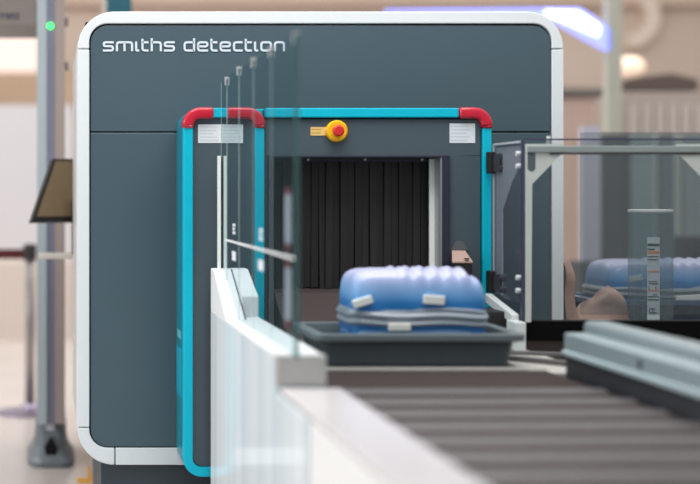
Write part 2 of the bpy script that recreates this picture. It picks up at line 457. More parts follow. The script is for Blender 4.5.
P('curtain_rail', BX(tl - .01, tr_ - .008, 4.362, 4.376, tt - .012, tt - .001), navy)
for px in (308, 365, 422):
    P('rail_screw', tube(nb(), (X(px, 4.36), 4.356, tt - .006), (X(px, 4.36), 4.362, tt - .006), .0035, n=10), white_metal)
nst = 22; cw = (tr_ - .009 - (tl - .005)) / nst
for k in range(nst):
    x0 = tl - .005 + k * cw; yo = (k % 2) * .006 + R.uniform(0, .004); lean = R.uniform(-.004, .004)
    bm = nb(); nseg = 6; zt_, zb_ = tt - .011, Z(288, 4.378) + R.uniform(-.004, .002)
    loops = []
    for j in range(nseg + 1):
        t = j / nseg; z = zt_ + (zb_ - zt_) * t
        xo = lean * t; yy = 4.38 + yo + .004 * math.sin(t * 3 + k) * t
        loops.append([(x0 + xo - .001, yy, z), (x0 + cw + xo - .002, yy + .0015, z), (x0 + cw + xo - .002, yy + .004, z), (x0 + xo - .001, yy + .004, z)])
    P('curtain_strip', loft(bm, loops), strip_rubber if k % 3 else strip_rubber2)
P('entry_ramp', prismx(nb(), [(4.40, Z(288.5, 4.378)), (4.30, Z(293, 4.30)), (4.02, zbelt + .004), (4.02, zbelt - .05), (4.40, zbelt - .05)], tl - .002, tr_ - .002), belt, bevel=0.004)
# --- stop button, stickers, sensor
ex, ez = X(337, YF), Z(131, YF)
es = P('emergency_stop', lathe(nb(), (ex, ez), 0, [(.031, e0), (.031, e0 - .012), (.027, e0 - .017), (.018, e0 - .017)], 32, 'y'), yellow)
link('push_button', lathe(nb(), (ex, ez), 0, [(.010, e0 - .017), (.010, e0 - .026), (.0165, e0 - .028), (.0165, e0 - .035), (.012, e0 - .039)], 28, 'y'), red_btn, es)
def sticker(name, px0, px1, py0, py1, y, m, rows=0, cols=1, pm=print_grey):
    st = P(name, BX(X(px0, y), X(px1, y), y - .0015, y, Z(py1, y), Z(py0, y)), m)
    if rows:
        bm = nb(); w = (X(px1, y) - X(px0, y)); h = Z(py0, y) - Z(py1, y)
        for r_ in range(rows):
            for c_ in range(cols):
                a = X(px0, y) + w * (.04 + c_ / cols * .96); b = a + w / cols * R.uniform(.6, .88)
                z = Z(py0, y) - h * (r_ + .7) / (rows + .5)
                box(bm, a, b, y - .002, y - .0014, z - .0015, z + .0012)
        link('print_lines', bm, pm, st)
    return st
sticker('notice_label', 198, 243, 124.5, 143, e0, label_white, 5, 2)
sticker('rating_label', 449.5, 475, 123.5, 143, e0, label_white, 5, 1)
sticker('warning_label', 310.5, 326, 127, 135.5, e0, yellow_lab, 2, 1, mat('label_print', (190, 150, 80), .5))
bm = nb(); ys = 4.2
loft(bm, [[(X(452.5, ys), ys, z), (X(472, ys), ys, z), (X(470, YF), e0, z), (X(455, YF), e0, z)] for z in (Z(276, ys), Z(261.5, ys) - .004)])
sb = P('sensor_box', bm, cable_black, bevel=.003)
bm = nb(); za_, zb_ = Z(261.5, ys), Z(250, YF)
loft(bm, [[(X(452, ys), ys - .002, za_), (X(472.5, ys), ys - .002, za_), (X(466, YF), e0, zb_), (X(453, YF), e0, zb_)],
          [(X(452, ys), ys - .002, za_ - .004), (X(472.5, ys), ys - .002, za_ - .004), (X(466, YF), e0, za_ - .004), (X(453, YF), e0, za_ - .004)]])
link('sensor_lid', bm, mat('sensor_lid', (178, 150, 140), .5), sb)
bm = nb(); box(bm, X(465, ys), X(469, ys), ys - .003, ys + .01, Z(259.5, ys), Z(258.2, ys)); link('indicator', bm, cable_black, sb)
bm = nb(); prism(bm, [(X(452, YF), Z(250, YF)), (X(469, YF), Z(250, YF)), (X(464, YF), Z(241, YF)), (X(457, YF), Z(241, YF))], e0 - .006, e0)
link('mount_plate', bm, mat('mount_grey', (86, 92, 96), .5), sb)

# ================================================================ glazed barrier on the left
GX = 0.514
gb = thing('glass_barrier', 'low white lacquered barrier topped by a row of clear glass panes', 'barrier', (0.54, 3.7, 0))
def G(*a, **k): return link(*a, parent=gb, **k)
bx0, bx1 = 0.485, 0.583
ztop = H - 0.341; zhi = H - 0.224
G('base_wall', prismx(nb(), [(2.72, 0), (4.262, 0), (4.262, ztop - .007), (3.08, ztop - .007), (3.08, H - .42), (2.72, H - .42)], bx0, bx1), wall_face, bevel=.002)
G('base_wall_cap', BX(bx0 - .0005, bx1 + .001, 3.09, 4.262, ztop - .007, ztop), wall_top, bevel=.003)
bm = nb(); prismx(bm, [(4.262, ztop), (3.905, ztop), (4.20, zhi), (4.262, zhi)], bx0, bx0 + .05)
G('sloping_block', bm, wall_top, bevel=.003)
bm = nb(); prismx(bm, [(4.262, ztop), (4.0, ztop), (4.0, ztop + .055), (4.20, zhi), (4.262, zhi)], bx0 + .0525, bx1)
G('stepped_block', bm, wall_top, bevel=.003)
bm = nb(); prismx(bm, [(4.25, ztop), (3.915, ztop), (4.198, zhi - .002), (4.25, zhi - .002)], bx0 + .049, bx0 + .054); G('block_seam', bm, black)
G('end_cap', BX(bx0 - .002, bx1 + .002, 3.06, 3.088, H - .402, ztop + .001), wall_end, bevel=.002)
joints = [4.255, 4.12, 3.87, 3.61, 3.33, 3.0]
gtop = H + 0.309
def gbot(d): return ztop + .002 if d < 3.89 else ztop + (zhi - ztop) * min(1, (d - 3.9) / .3) + .002
clampm = mat('clamp_grey', (196, 200, 200), .35, metal=.3)
sticker_w = mat('white_decal', (232, 236, 238), .5)
for k in range(5):
    d1, d0 = joints[k] - .004, joints[k + 1] + .004
    top = gtop - (.008 if k == 0 else 0)
    pts = [(d0, top), (d1, top), (d1, gbot(d1))]
    if d0 < 3.9 < d1: pts.append((3.9, ztop + .002))
    pts.append((d0, gbot(d0)))
    pane = G('glass_pane', quadx(nb(), GX, pts), glass)
    ew = .0055 if k == 4 else .0013
    link('pane_edge', quady(nb(), d0 - .0006, GX - ew, GX + ew, gbot(d0), top), glass_edge_d if k == 4 else glass_edge, pane)
    if k == 0: link('pane_edge', quady(nb(), d1 + .0006, GX - .001, GX + .001, gbot(d1), top), glass_edge, pane)
    cm = nb(); yy = joints[k + 1] + (.004 if k < 4 else .012)
    box(cm, GX - .0055, GX - .003, yy - .006, yy + .006, top - .016, top + .006)
    box(cm, GX + .003, GX + .0055, yy - .006, yy + .006, top - .016, top + .006)
    box(cm, GX - .0055, GX + .0055, yy - .006, yy + .006, top + .0005, top + .006)
    link('clamp', cm, clampm, pane, bevel=.001)
    # white line across each pane
    link('white_line', BX(GX - .0052, GX - .0042, d0, min(d1, 4.09), H - .1425, H - .1365), sticker_w, pane) if k > 0 or True else None
    if k in (1, 3):
        yc = 3.94 if k == 1 else 3.46
        for (zc, hh) in ((H - .105, .016), (H - .176, .012)):
            dm = nb(); hw = .036
            if hh > .014:        # a small three-row block of type
                for q in range(3):
                    zz = zc + .010 - q * .010
                    box(dm, GX - .0052, GX - .0042, yc - hw * (.7 if q != 1 else .45), yc + hw * .6, zz - .0036, zz + .0036)
            else:
                box(dm, GX - .0052, GX - .0042, yc - hw, yc + hw, zc - hh, zc + hh)
            link('decal', dm, sticker_w, pane)
    if k == 4:
        yc = 3.135
        for (za, zb2) in ((H + .003, H - .128), (H - .150, H - .288)):
            link('pull_strip', BX(GX + .001, GX + .008, yc - .022, yc + .022, zb2 + .014, za - .014), mat('strip_white', (206, 204, 214), .4), pane, bevel=.003)
            for (q0, q1) in ((za - .014, za), (zb2, zb2 + .014)):
                link('red_tip', BX(GX + .001, GX + .007, yc - .02, yc + .02, q0, q1), mat('strip_red', (140, 66, 76), .4), pane)
# white upright channel at the scanner end
for xa_, xb_ in ((GX - .012, GX - .004), (GX + .0035, GX + .012)):
    G('channel_post', BX(xa_, xb_, 4.225, 4.25, zhi, Z(156, 4.24)), mat('channel_white', (236, 240, 236), .4), bevel=.001)
G('channel_core', BX(GX - .006, GX + .006, 4.251, 4.256, zhi, Z(157, 4.24)), mat('channel_dark', (60, 70, 74), .5))

# nearer, lower white wall beside the rollers
lw = thing('low_side_wall', 'low white wall with a glossy ledge in the foreground beside the rollers', 'wall', (0.55, 2.0, 0))
link('wall_body', BX(bx0 + .003, 0.604, 0.75, 2.715, 0, H - .418), mat('matte_white', (236, 237, 236), .5, noise=.01), lw, bevel=.004)
link('ledge', BX(bx0 + .003, 0.612, 0.75, 3.055, H - .4178, H - .4045), glossy_top, lw, bevel=.004)

# ================================================================ roller conveyor
cv = thing('roller_conveyor', 'dark roller conveyor leading into the scanner between white wall and aluminium guard', 'conveyor', (0.9, 2.4, 0))
def V(*a, **k): return link(*a, parent=cv, **k)
x0, x1 = 0.616, 1.2
V('bed', BX(x0, x1 - .004, 0.8, 3.54, zbelt - .16, zbelt - .088), bed)
for yy in (1.0, 3.3):
    for xx in (x0 + .03, x1 - .07): V('leg', BX(xx, xx + .05, yy, yy + .05, 0, zbelt - .16), dark_skirt, bevel=.003)
V('infeed_belt', BX(tl + .004, tr_ - .004, 3.58, 4.015, zbelt - .03, zbelt), belt, bevel=.008)
V('belt_frame', BX(x0, x1 - .004, 3.55, 4.015, zbelt - .16, zbelt - .031), bed)
V('cross_bar', BX(x0, x1 - .006, 3.535, 3.575, zbelt - .06, zbelt - .002), deck, bevel=.004)
ys_ = [3.16 - .155 * k for k in range(15)]
V('dark_gap_plate', BX(x0 + .002, x1 - .006, ys_[0] + .027, 3.53, zbelt - .02, zbelt - .008), bed, bevel=.002)
for yy in ys_:
    V('dark_gap_plate', BX(x0 + .002, x1 - .006, yy - .155 + .027, yy - .027, zbelt - .02, zbelt - .008), bed)  # plates added so the gaps between rollers read dark
    bm = nb(); tube(bm, (x0 + .012, yy, zbelt - .047), (x1 - .012, yy, zbelt - .047), .047, n=36)
    ro_ = V('roller', bm, roller_m, smooth=True)
    ed = ro_.modifiers.new('es', 'EDGE_SPLIT'); ed.split_angle = 1.0
    bm = nb(); tube(bm, (x0 + .001, yy, zbelt - .047), (x1 - .005, yy, zbelt - .047), .012, n=10); link('axle', bm, metal, ro_)
# side deck between belt and the hood
V('side_deck', BX(tr_ + .004, 1.30, 3.50, 4.255, zbelt - .05, zbelt - .008), deck, bevel=.004)
bm = nb(); obox(bm, (1.165, 3.74, zbelt - .008), (.13, -.16, 0), (.02, .016, 0), (0, 0, .012)); V('deck_link', bm, mat('link_grey', (96, 94, 94), .5))
bm = nb(); obox(bm, (1.20, 3.88, zbelt - .008), (.13, -.05, 0), (.012, .03, 0), (0, 0, .008)); V('deck_link', bm, mat('link_grey', (96, 94, 94), .5))

# guard rail on the right of the rollers
gr = thing('guard_rail', 'stepped pale aluminium guard rail with dark skirt right of the rollers', 'rail', (1.26, 2.4, 0))
ye = 3.46; xg = 1.212
link('dark_skirt', BX(xg, xg + .03, 0.9, ye, zbelt - .2, zbelt + .040), dark_skirt, gr, bevel=.003)
link('lower_rail', BX(xg - .004, xg + .05, 0.9, ye, zbelt + .040, zbelt + .089), alu, gr, bevel=.005, seg=3)
link('rail_lip', BX(xg - .010, xg + .03, 0.9, ye, zbelt + .037, zbelt + .050), mat('lip_pale', (164, 180, 184), .4), gr, bevel=.004)
link('upper_rail', BX(xg + .046, xg + .11, 0.9, ye + .02, zbelt + .02, zbelt + .115), mat('rail_upper', (132, 143, 147), .4, metal=.2), gr, bevel=.012, seg=3)
link('rail_foot', BX(xg + .032, xg + .1, 1.2, 1.26, 0, zbelt + .02), dark_skirt, gr)
link('rail_foot', BX(xg + .032, xg + .1, 3.3, 3.36, 0, zbelt + .02), dark_skirt, gr)
for yy in (3.02, 2.68, 2.3, 1.9):
    bm = nb(); tube(bm, (xg - .006, yy, zbelt + .068), (xg - .002, yy, zbelt + .068), .011, n=16); link('bolt', bm, alu_d, gr)

# ================================================================ tray and blue bag on the belt
def make_tray(name, label, cat, xa, xb, ya, yb, z, h, m, mr, group=None):
    t = thing(name, label, cat, ((xa + xb) / 2, (ya + yb) / 2, z), group)
    def lp(ins, zz, r): return [(x, y, zz) for x, y in rrect(xa + ins, xb - ins, ya + ins, yb - ins, r * .6, 6)]
    bm = nb()
    loft(bm, [lp(.034, z, .03), lp(.022, z + h * .75, .035), lp(.018, z + h * .8, .036), lp(.012, z + h - .004, .04), lp(.024, z + h - .004, .034), lp(.03, z + h * .7, .03), lp(.042, z + .006, .025)])
    link('tray_body', bm, m, t, smooth=False)
    bm = nb()
    loft(bm, [lp(.014, z + h - .02, .04), lp(0, z + h - .016, .045), lp(0, z + h, .045), lp(.026, z + h, .034), lp(.028, z + h - .016, .034)], False, False)
    link('rim', bm, mr, t, bevel=.002)
    return t
zt0 = zbelt + .001
make_tray('security_tray', 'dark grey plastic security tray under the blue bag on the belt', 'tray', 0.648, 1.15, 3.535, 3.88, zt0, .076, tray_m, tray_rim)
def make_bag(label, c, a, b, ht, seed, group, nm):
    t = thing('blue_bag', label, 'bag', (c[0], c[1], c[2]), group)
    rg = random.Random(seed)
    ph = [rg.uniform(0, 6) for _ in range(4)]
    h = ht / 2
    def f(p):
        tz = max(0, p.z / h)
        wave = .5 + .5 * math.sin(p.x * 165 + ph[0])
        lump = ((.002 + .011 * wave) if p.x > -a * .28 else .008) * tz ** 1.6 + .003 * math.sin(p.y * 50 + ph[1]) * tz
        side = 1 + .012 * math.sin(p.x * 60 + p.z * 40 + ph[2]) - .05 * tz * tz
        dip = .022 * tz * max(0, (p.x / a - .72)) / .28
        return Vector((p.x * (1 - .05 * tz * tz), p.y * side, p.z + lump - dip))
    bm = sellipsoid(nb(), (c[0], c[1], c[2] + h), a, b, h, .26, 240, 60, f)
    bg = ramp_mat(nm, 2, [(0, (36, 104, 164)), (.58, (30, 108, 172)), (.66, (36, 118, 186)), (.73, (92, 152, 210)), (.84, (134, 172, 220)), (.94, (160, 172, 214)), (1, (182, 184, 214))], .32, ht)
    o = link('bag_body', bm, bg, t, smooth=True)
    o.data.transform(Matrix.Translation((0, 0, -c[2]))); o.location = (0, 0, c[2])
    def f2(p): return Vector((p.x * (1 + .012 * math.sin(p.z * 300)), p.y * (1 + .03 * math.sin(p.z * 330 + p.x * 9)), p.z + .003 * math.sin(p.x * 25)))
    link('clear_wrap', sellipsoid(nb(), (c[0], c[1], c[2] + ht * .48), a * 1.035, b * 1.05, ht * .125, .3, 80, 24, f2), mat('plastic_wrap', (132, 142, 152), .25, noise=.3, nscale=14, stretch=(.3, .3, 3)), t, smooth=True)
    link('pale_hem', sellipsoid(nb(), (c[0], c[1], c[2] + ht * .30), a * 1.0, b * 1.02, ht * .05, .3, 60, 12), mat('hem_blue', (112, 146, 186), .4, noise=.35, nscale=9, stretch=(1, 1, .2)), t, smooth=True)
    return t
cb_ = (X(418.5, 3.655), 3.73, zt0 + .008)
bag = make_bag('blue wrapped bag lying in the grey tray in front of the tunnel', cb_, .166, .10, .204, 3, 'blue bags on the security lane', 'blue_bag_fabric')
tagm = mat('bag_tag', (226, 228, 222), .6, noise=.02)
def bag_tag(t, px0, px1, py0, py1, d, rot=0):
    w, h = X(px1, d) - X(px0, d), Z(py0, d) - Z(py1, d); cx, cz = X((px0 + px1) / 2, d), Z((py0 + py1) / 2, d)
    u = Vector((math.cos(rot), 0, math.sin(rot))); v = Vector((-math.sin(rot), 0, math.cos(rot)))
    bm = nb(); obox(bm, Vector((cx, d, cz)) - u * w / 2 - v * h / 2, u * w, v * h, (0, .016, 0)); link('tag', bm, tagm, t, bevel=.002)
bag_tag(bag, 353.5, 373, 298, 306, 3.622, .3)
bag_tag(bag, 424, 445, 295.5, 304.5, 3.622, -.06)
bag_tag(bag, 389, 411, 323.5, 331, 3.617, 0)

# ================================================================ acrylic hood to the right of the tunnel
hd = thing('acrylic_hood', 'clear acrylic safety hood hinged to the right side of the teal frame', 'hood', (1.5, 4.0, zbelt))
def A(*a, **k): return link(*a, parent=hd, **k)
HX, HY = 1.2835, 3.99
zt1, zb1 = H + .131, H - .415
A('side_sheet', quadx(nb(), HX + .002, [(HY + .004, zb1 + .11), (4.245, zb1 + .11), (4.245, zt1 - .004), (HY + .004, zt1 - .004)]), smoke)
hx1 = X(716, HY)
A('front_sheet', quady(nb(), HY + .002, HX, hx1, H - .348, zt1), acrylic)
A('second_sheet', quady(nb(), HY + .06, X(580, HY + .06), hx1, H - .34, zt1 + .022), acrylic2)
bm = nb(); box(bm, HX - .003, HX + .003, HY - .002, HY + .006, zb1, zt1); box(bm, HX, hx1, HY - .001, HY + .006, zt1 - .001, zt1 + .003)
A('edge_trim', bm, edge_dark)
bm = nb(); box(bm, HX - .001, HX + .006, 4.243, 4.25, zb1 + .11, zt1 - .004); box(bm, HX - .001, HX + .006, HY + .006, 4.243, zt1 - .008, zt1 - .002)
A('pale_edge', bm, mat('pale_edge', (168, 172, 178), .3))
A('top_bar', BX(HX + .01, hx1, HY - .012, HY - .002, Z(152.5, HY), Z(146, HY)), mat('bar_pale', (140, 152, 151), .35, metal=.2), bevel=.002)
A('top_bar_shade', BX(HX + .07, hx1, HY - .010, HY - .004, Z(154.6, HY), Z(152.8, HY)), mat('bar_shade', (62, 60, 62), .5))
def gusset(sx, x0):
    q = lambda px: x0 + sx * (X(px, HY) - HX)
    pts = [(q(525), Z(144, HY)), (q(563), Z(144, HY)), (q(563), Z(152, HY)), (q(531.5), Z(184, HY)), (q(530.5), Z(322, HY)), (q(525), Z(322, HY))]
    bm = nb(); prism(bm, pts, HY - .006, HY - .001)
    return bm
gsn = A('gusset', gusset(1, HX), bracket)
sl = nb(); prism(sl, rrect(X(526.8, HY), X(534.5, HY), Z(171, HY), Z(150, HY), .009, 6), HY - .0072, HY - .0061); link('slot', sl, mat('slot_dark', (74, 86, 92), .6), gsn)
A('gusset', gusset(-1, hx1), bracket)
# pale bracket on the inner face of the side sheet
pts = [(4.24, zt1 - .015), (HY + .02, zt1 - .015), (HY + .02, zt1 - .05), (4.10, zt1 - .11), (4.185, zt1 - .19), (4.185, zb1 + .12), (4.24, zb1 + .12)]
A('side_bracket', prismx(nb(), pts, HX + .0065, HX + .0085), mat('bracket_smoked', (206, 212, 210), .5))
for zc in (Z(163, 4.25), Z(282, 4.25)):
    bm = nb(); box(bm, HX - .014, HX + .003, 4.236, 4.272, zc - .030, zc + .032)
    hg = A('hinge', bm, cable_black, bevel=.003)
    bm = nb()
    for q in (-.016, .016): tube(bm, (HX - .002, 4.19, zc + q), (HX + .016, 4.19, zc + q), .011, n=16)
    box(bm, HX - .003, HX - .0005, 4.18, 4.24, zc - .024, zc + .024)
    link('hinge_leaf', bm, mat('hinge_grey', (58, 60, 66), .4), hg)
for zc in (Z(153.5, HY), Z(166, HY), Z(278, HY), Z(291, HY)):
    bm = nb(); tube(bm, (HX - .012, HY + .016, zc), (HX - .001, HY + .016, zc), .007, n=14); A('stud', bm, white_metal)
bm = nb(); tube(bm, (X(550, HY), HY + .01, zt1 - .012), (X(550, HY), HY + .01, zt1 + .010), .006, n=12); A('stud', bm, white_metal)
# foot bracket under the hood
ft = thing('hood_bracket', 'white angled support bracket with black block under the hood corner', 'bracket', (1.27, 4.1, zbelt))
bm = nb(); prismx(bm, [(4.24, zbelt + .10), (4.24, zbelt + .125), (HY + .01, zbelt + .085), (HY + .01, zbelt + .06)], HX - .026, HX - .006); link('arm', bm, white_metal, ft, bevel=.002)
link('upright', BX(HX - .034, HX - .006, HY - .05, HY + .03, zbelt - .006, zbelt + .07), white_metal, ft, bevel=.003)
link('block', BX(HX - .07, HX - .014, 4.06, 4.22, zbelt + .03, zbelt + .088), cable_black, ft, bevel=.003)
link('block_foot', BX(HX - .06, HX - .02, 4.08, 4.2, zbelt - .007, zbelt + .03), white_metal, ft)

# side table carrying the return lane
st_ = thing('side_table', 'black side table under the hood, carrying items right of the scanner', 'table', (1.9, 4.6, 0))
link('front_fascia', BX(HX + .015, 2.35, HY + .012, HY + .05, Z(341, HY), H - .352), mat('fascia_black', (3, 3, 4), .6, spec=.1), st_, bevel=.002)
link('lower_fascia', BX(HX + .02, 2.35, HY + .03, HY + .06, Z(372, HY), Z(341.5, HY)), mat('fascia_brown', (60, 50, 49), .5), st_, bevel=.002)
bm = nb(); box(bm, HX + .02, 2.35, HY + .05, 4.44, zbelt - .03, zbelt); box(bm, 1.6, 2.35, 4.44, 5.4, zbelt - .03, zbelt)
link('table_top', bm, mat('table_dark', (30, 32, 36), .5), st_)
for (xx, yy) in ((1.34, 4.1), (2.28, 4.1), (1.64, 5.3), (2.28, 5.3)): link('leg', BX(xx, xx + .05, yy, yy + .05, 0, zbelt - .03), cable_black, st_)
make_tray('security_tray', 'dark blue-grey tray behind the acrylic hood, holding a second blue bag', 'tray', 1.745, 2.335, 4.70, 5.06, zbelt + .001, .07, mat('tray_blue_grey', (46, 62, 82), .5), mat('tray_blue_rim', (66, 92, 124), .45))
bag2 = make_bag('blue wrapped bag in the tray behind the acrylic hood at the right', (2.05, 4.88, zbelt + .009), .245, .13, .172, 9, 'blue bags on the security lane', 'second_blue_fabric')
bag_tag(bag2, 676, 706, 295, 303, 4.74, .06)
bag_tag(bag2, 629, 643, 275.5, 281, 4.75, .2)
# clear canister with a printed label strip
cc = thing('clear_canister', 'tall clear canister with a printed white label strip behind the hood', 'canister', (X(650.5, 4.5), 4.5, zbelt))
cxx, cyy, cr_ = X(650.5, 4.5), 4.5, .0635
bm = nb(); tube(bm, (cxx, cyy, zbelt + .001), (cxx, cyy, Z(211, 4.5)), cr_, n=40, cap=True); link('canister_body', bm, tubeclear, cc, smooth=False)
bm = nb(); lathe(bm, cxx, cyy, [(cr_ - .004, Z(212, 4.5)), (cr_ + .001, Z(212, 4.5)), (cr_ + .001, Z(210, 4.5)), (cr_ - .004, Z(209.4, 4.5))], 40); link('canister_rim', bm, mat('rim_pale', (200, 202, 200), .4), cc)
bm = nb(); zz0, zz1 = zbelt + .004, Z(237, 4.45)
def curved(bm, a0, a1, z0, z1, r):
    n = 8; A_, B_ = [], []
    for i in range(n + 1):
        t = a0 + (a1 - a0) * i / n
        A_.append(bm.verts.new((cxx + r * math.sin(t), cyy - r * math.cos(t), z0))); B_.append(bm.verts.new((cxx + r * math.sin(t), cyy - r * math.cos(t), z1)))
    for i in range(n): bm.faces.new((A_[i], A_[i + 1], B_[i + 1], B_[i]))
curved(bm, -.53, .02, zz0, zz1, cr_ + .001)
lb = link('label_strip', bm, mat('label_strip', (176, 188, 194), .5), cc)
def stripes(rows, m, nm):
    bm = nb()
    for (y0, y1, a0, a1) in rows: curved(bm, a0 - .4, a1 - .4, Z(y1, 4.45), Z(y0, 4.45), cr_ + .0018)
    link(nm, bm, m, lb)
stripes([(243.5, 246, -.11, .40), (248.5, 250, -.11, .2), (256, 257, -.1, .35), (259, 260, -.1, .3), (281, 281.8, -.1, .3), (283, 284, -.05, .34), (286, 290, -.06, -.03), (286, 290, .22, .26), (296, 297, -.1, .36), (299, 300, -.1, .38), (294, 295, .1, .3), (308, 314, -.04, -.01), (308, 314, .06, .09), (308, 314, .14, .17), (308, 309, -.04, .2), (312, 313, .0, .3)], mat('label_black', (44, 50, 56), .5), 'print_marks')
stripes([(251, 253.5, -.11, .40)], mat('label_orange', (200, 120, 50), .5), 'orange_bar')
stripes([(270.5, 272, -.11, .38), (289.5, 291, -.1, .4)], mat('label_pink', (206, 130, 124), .5), 'pink_bar')
# crumpled beige jacket
bm = nb(); nx, ny = 110, 40
jx0, jx1, jy0, jy1 = 1.62, 1.80, 4.55, 4.65
jx0 = 1.605; jx1 = 1.83; grid = []
for j in range(ny + 1):
    row = []
    for i in range(nx + 1):
        x = jx0 + (jx1 - jx0) * i / nx; y = 4.575 + .105 * j / ny; v = (j / ny - .5) * 2
        px = CX + x * F / 4.56
        def lump(c, w, h, p=2): return h * max(0, 1 - abs((px - c) / w) ** p)
        hs = [lump(570, 10, .198, 6), (.045 + .0017 * (px - 578)) * max(0, 1 - abs((px - 605) / 30) ** 4)]
        hs = [max(0, q) for q in hs]
        h = sum(q ** 6 for q in hs) ** (1 / 6)
        env = max(0, 1 - abs(v) ** 4) ** .5
        fold = .016 * noise.noise((px * .07 + v * .3, v * 1.2, 3.1)) + .008 * noise.noise((px * .16 - v * .8, v * 2.0, 7.7))
        z = zbelt + .002 + max(0, (h + fold * min(1, h * 12)) * env)
        row.append(bm.verts.new((x, y - .012 * math.sin(z * 45 + x * 20), z)))
    grid.append(row)
for j in range(ny):
    for i in range(nx): bm.faces.new((grid[j][i], grid[j][i + 1], grid[j + 1][i + 1], grid[j + 1][i]))
jk = link('crumpled_jacket', bm, mat('beige_cloth', (158, 130, 120), .9, noise=.38, nscale=11, bump=.5), smooth=True)
origin(jk, (1.72, 4.6, zbelt))
tag(jk, 'crumpled beige jacket on the side table just right of the white bezel', 'jacket')

# ================================================================ things behind, on the left
# walk-through metal detector
YD = 6.03
md_ = thing('metal_detector_gate', 'walk-through metal detector arch with green light left of the scanner', 'metal detector', (-0.35, YD, 0))
def M_(*a, **k): return link(*a, parent=md_, **k)
post_h = Z(-30, YD)
for sgn, xo in ((1, 0.0), (-1, -0.93)):
    q = lambda px: (X(px, YD) + xo) if sgn > 0 else (xo - X(px, YD) + X(37, YD) + X(37, YD))
    a, b, c, d = sorted((q(37), q(46.5))), sorted((q(46.5), q(55))), sorted((q(55), q(65))), 0
    M_('post_front', BX(a[0], a[1], YD - .02, YD + .5, .17, post_h), mat('gate_pale', (172, 184, 190), .5))
    M_('post_channel', BX(b[0], b[1], YD, YD + .5, .17, post_h), mat('gate_lilac', (136, 138, 160), .5))
    M_('post_flank', BX(c[0], c[1], YD - .01, YD + .5, .17, post_h), mat('gate_taupe', (160, 147, 141), .6))
    m0 = q(51); pr = [(0.096, 0.0), (.098, .02), (.086, .035), (.07, .07), (.064, .13), (.062, .172)]
    bm = nb()
    loft(bm, [[(m0 + x, YD + .2 + y * 2.6, z) for x, y in rrect(-r_, r_, -r_, r_, r_ * .55, 5)] for r_, z in pr])
    ftt = M_('foot', bm, mat('gate_foot', (112, 120, 126), .45, noise=.05), smooth=False)
    bm = nb(); prism(bm, [(m0 - .02, .045), (m0 + .02, .045), (m0 + .026, .075), (m0, .115), (m0 - .026, .075)], YD - .012, YD + .03); link('foot_recess', bm, black, ftt)
    bm = nb(); box(bm, m0 - .02, m0 + .014, YD + .03, YD + .06, .138, .165); link('foot_label', bm, label_white, ftt)
M_('lintel', BX(-0.95, X(38, YD), YD, YD + .5, Z(26, YD), post_h), mat('gate_header', (128, 120, 114), .5), bevel=.004)
bm = nb(); tube(bm, (X(50.3, YD), YD - .006, Z(26, YD)), (X(50.3, YD), YD + .004, Z(26, YD)), .0105, n=16); M_('status_light', bm, mat('green_led', (40, 255, 90), .4, emit=5))
bm = nb()
for py in (18, 62): box(bm, X(63, YD), X(68, YD), YD, YD + .03, Z(py + 8, YD), Z(py, YD))
M_('clip', bm, mat('clip_brown', (104, 88, 82), .6))
fc = bpy.data.curves.new('header_text', 'FONT'); fc.body = 'Garrett'; fc.size = .048; fc.extrude = .0005; fc.align_x = 'RIGHT'; fc.shear = .2
fo_ = bpy.data.objects.new('header_lettering', fc)
dg = None
C.objects.link(fo_); fo_.location = (X(19, YD), YD - .003, Z(19, YD)); fo_.rotation_euler = (PI / 2, 0, 0)
bpy.context.view_layer.update()
me = bpy.data.meshes.new_from_object(fo_.evaluated_get(bpy.context.evaluated_depsgraph_get()))
me.transform(fo_.matrix_world); bpy.data.objects.remove(fo_); me.materials.clear()
bm = nb(); bm.from_mesh(me); M_('header_lettering', bm, mat('header_blue', (44, 50, 92), .5))

# operator screen on a stand beside the casing
YM = 5.4
mon = thing('monitor', 'brown-screened monitor tilted back beside the left edge of the scanner', 'monitor', (X(70, YM), YM, 0))
BL = Vector((X(31, YM), YM, Z(222, YM))); E1 = Vector((.19, .07, 0)); E2 = Vector((X(53, YM + .08) - X(31, YM), .08, Z(158.5, YM + .08) - Z(222, YM)))
N = E1.cross(E2).normalized(); N = N if N.y > 0 else -N
u, v = E1.normalized(), E2.normalized()
link('housing', obox(nb(), BL, E1, E2, N * .03), mat('monitor_black', (24, 22, 22), .4), mon, bevel=.003)
link('screen', obox(nb(), BL + u * .014 + v * .022 - N * .002, E1 - u * .028, E2 - v * .032, N * .002), mat('screen_brown', (128, 108, 82), .35, noise=.05), mon)
px_ = .21
bm = nb(); tube(bm, (px_ + .03, YM + .15, .0), (px_ + .03, YM + .15, Z(200, YM + .1)), .014, n=14); link('stand_pole', bm, mat('stand_black', (30, 30, 34), .5), mon)
bm = nb(); lathe(bm, px_ + .03, YM + .15, [(.05, 0), (.05, .012), (.03, .02), (.016, .04)], 24); link('stand_base', bm, mat('stand_black', (30, 30, 34), .5), mon)
link('cable_arm', BX(X(72, YM), X(75.5, YM), YM + .03, YM + .06, Z(255, YM), Z(200, YM)), mat('stand_black', (30, 30, 34), .5), mon)
link('shelf', BX(X(38, YM), X(76, YM), YM, YM + .22, Z(259, YM), Z(255, YM)), mat('shelf_cream', (206, 198, 188), .5), mon, bevel=.002)

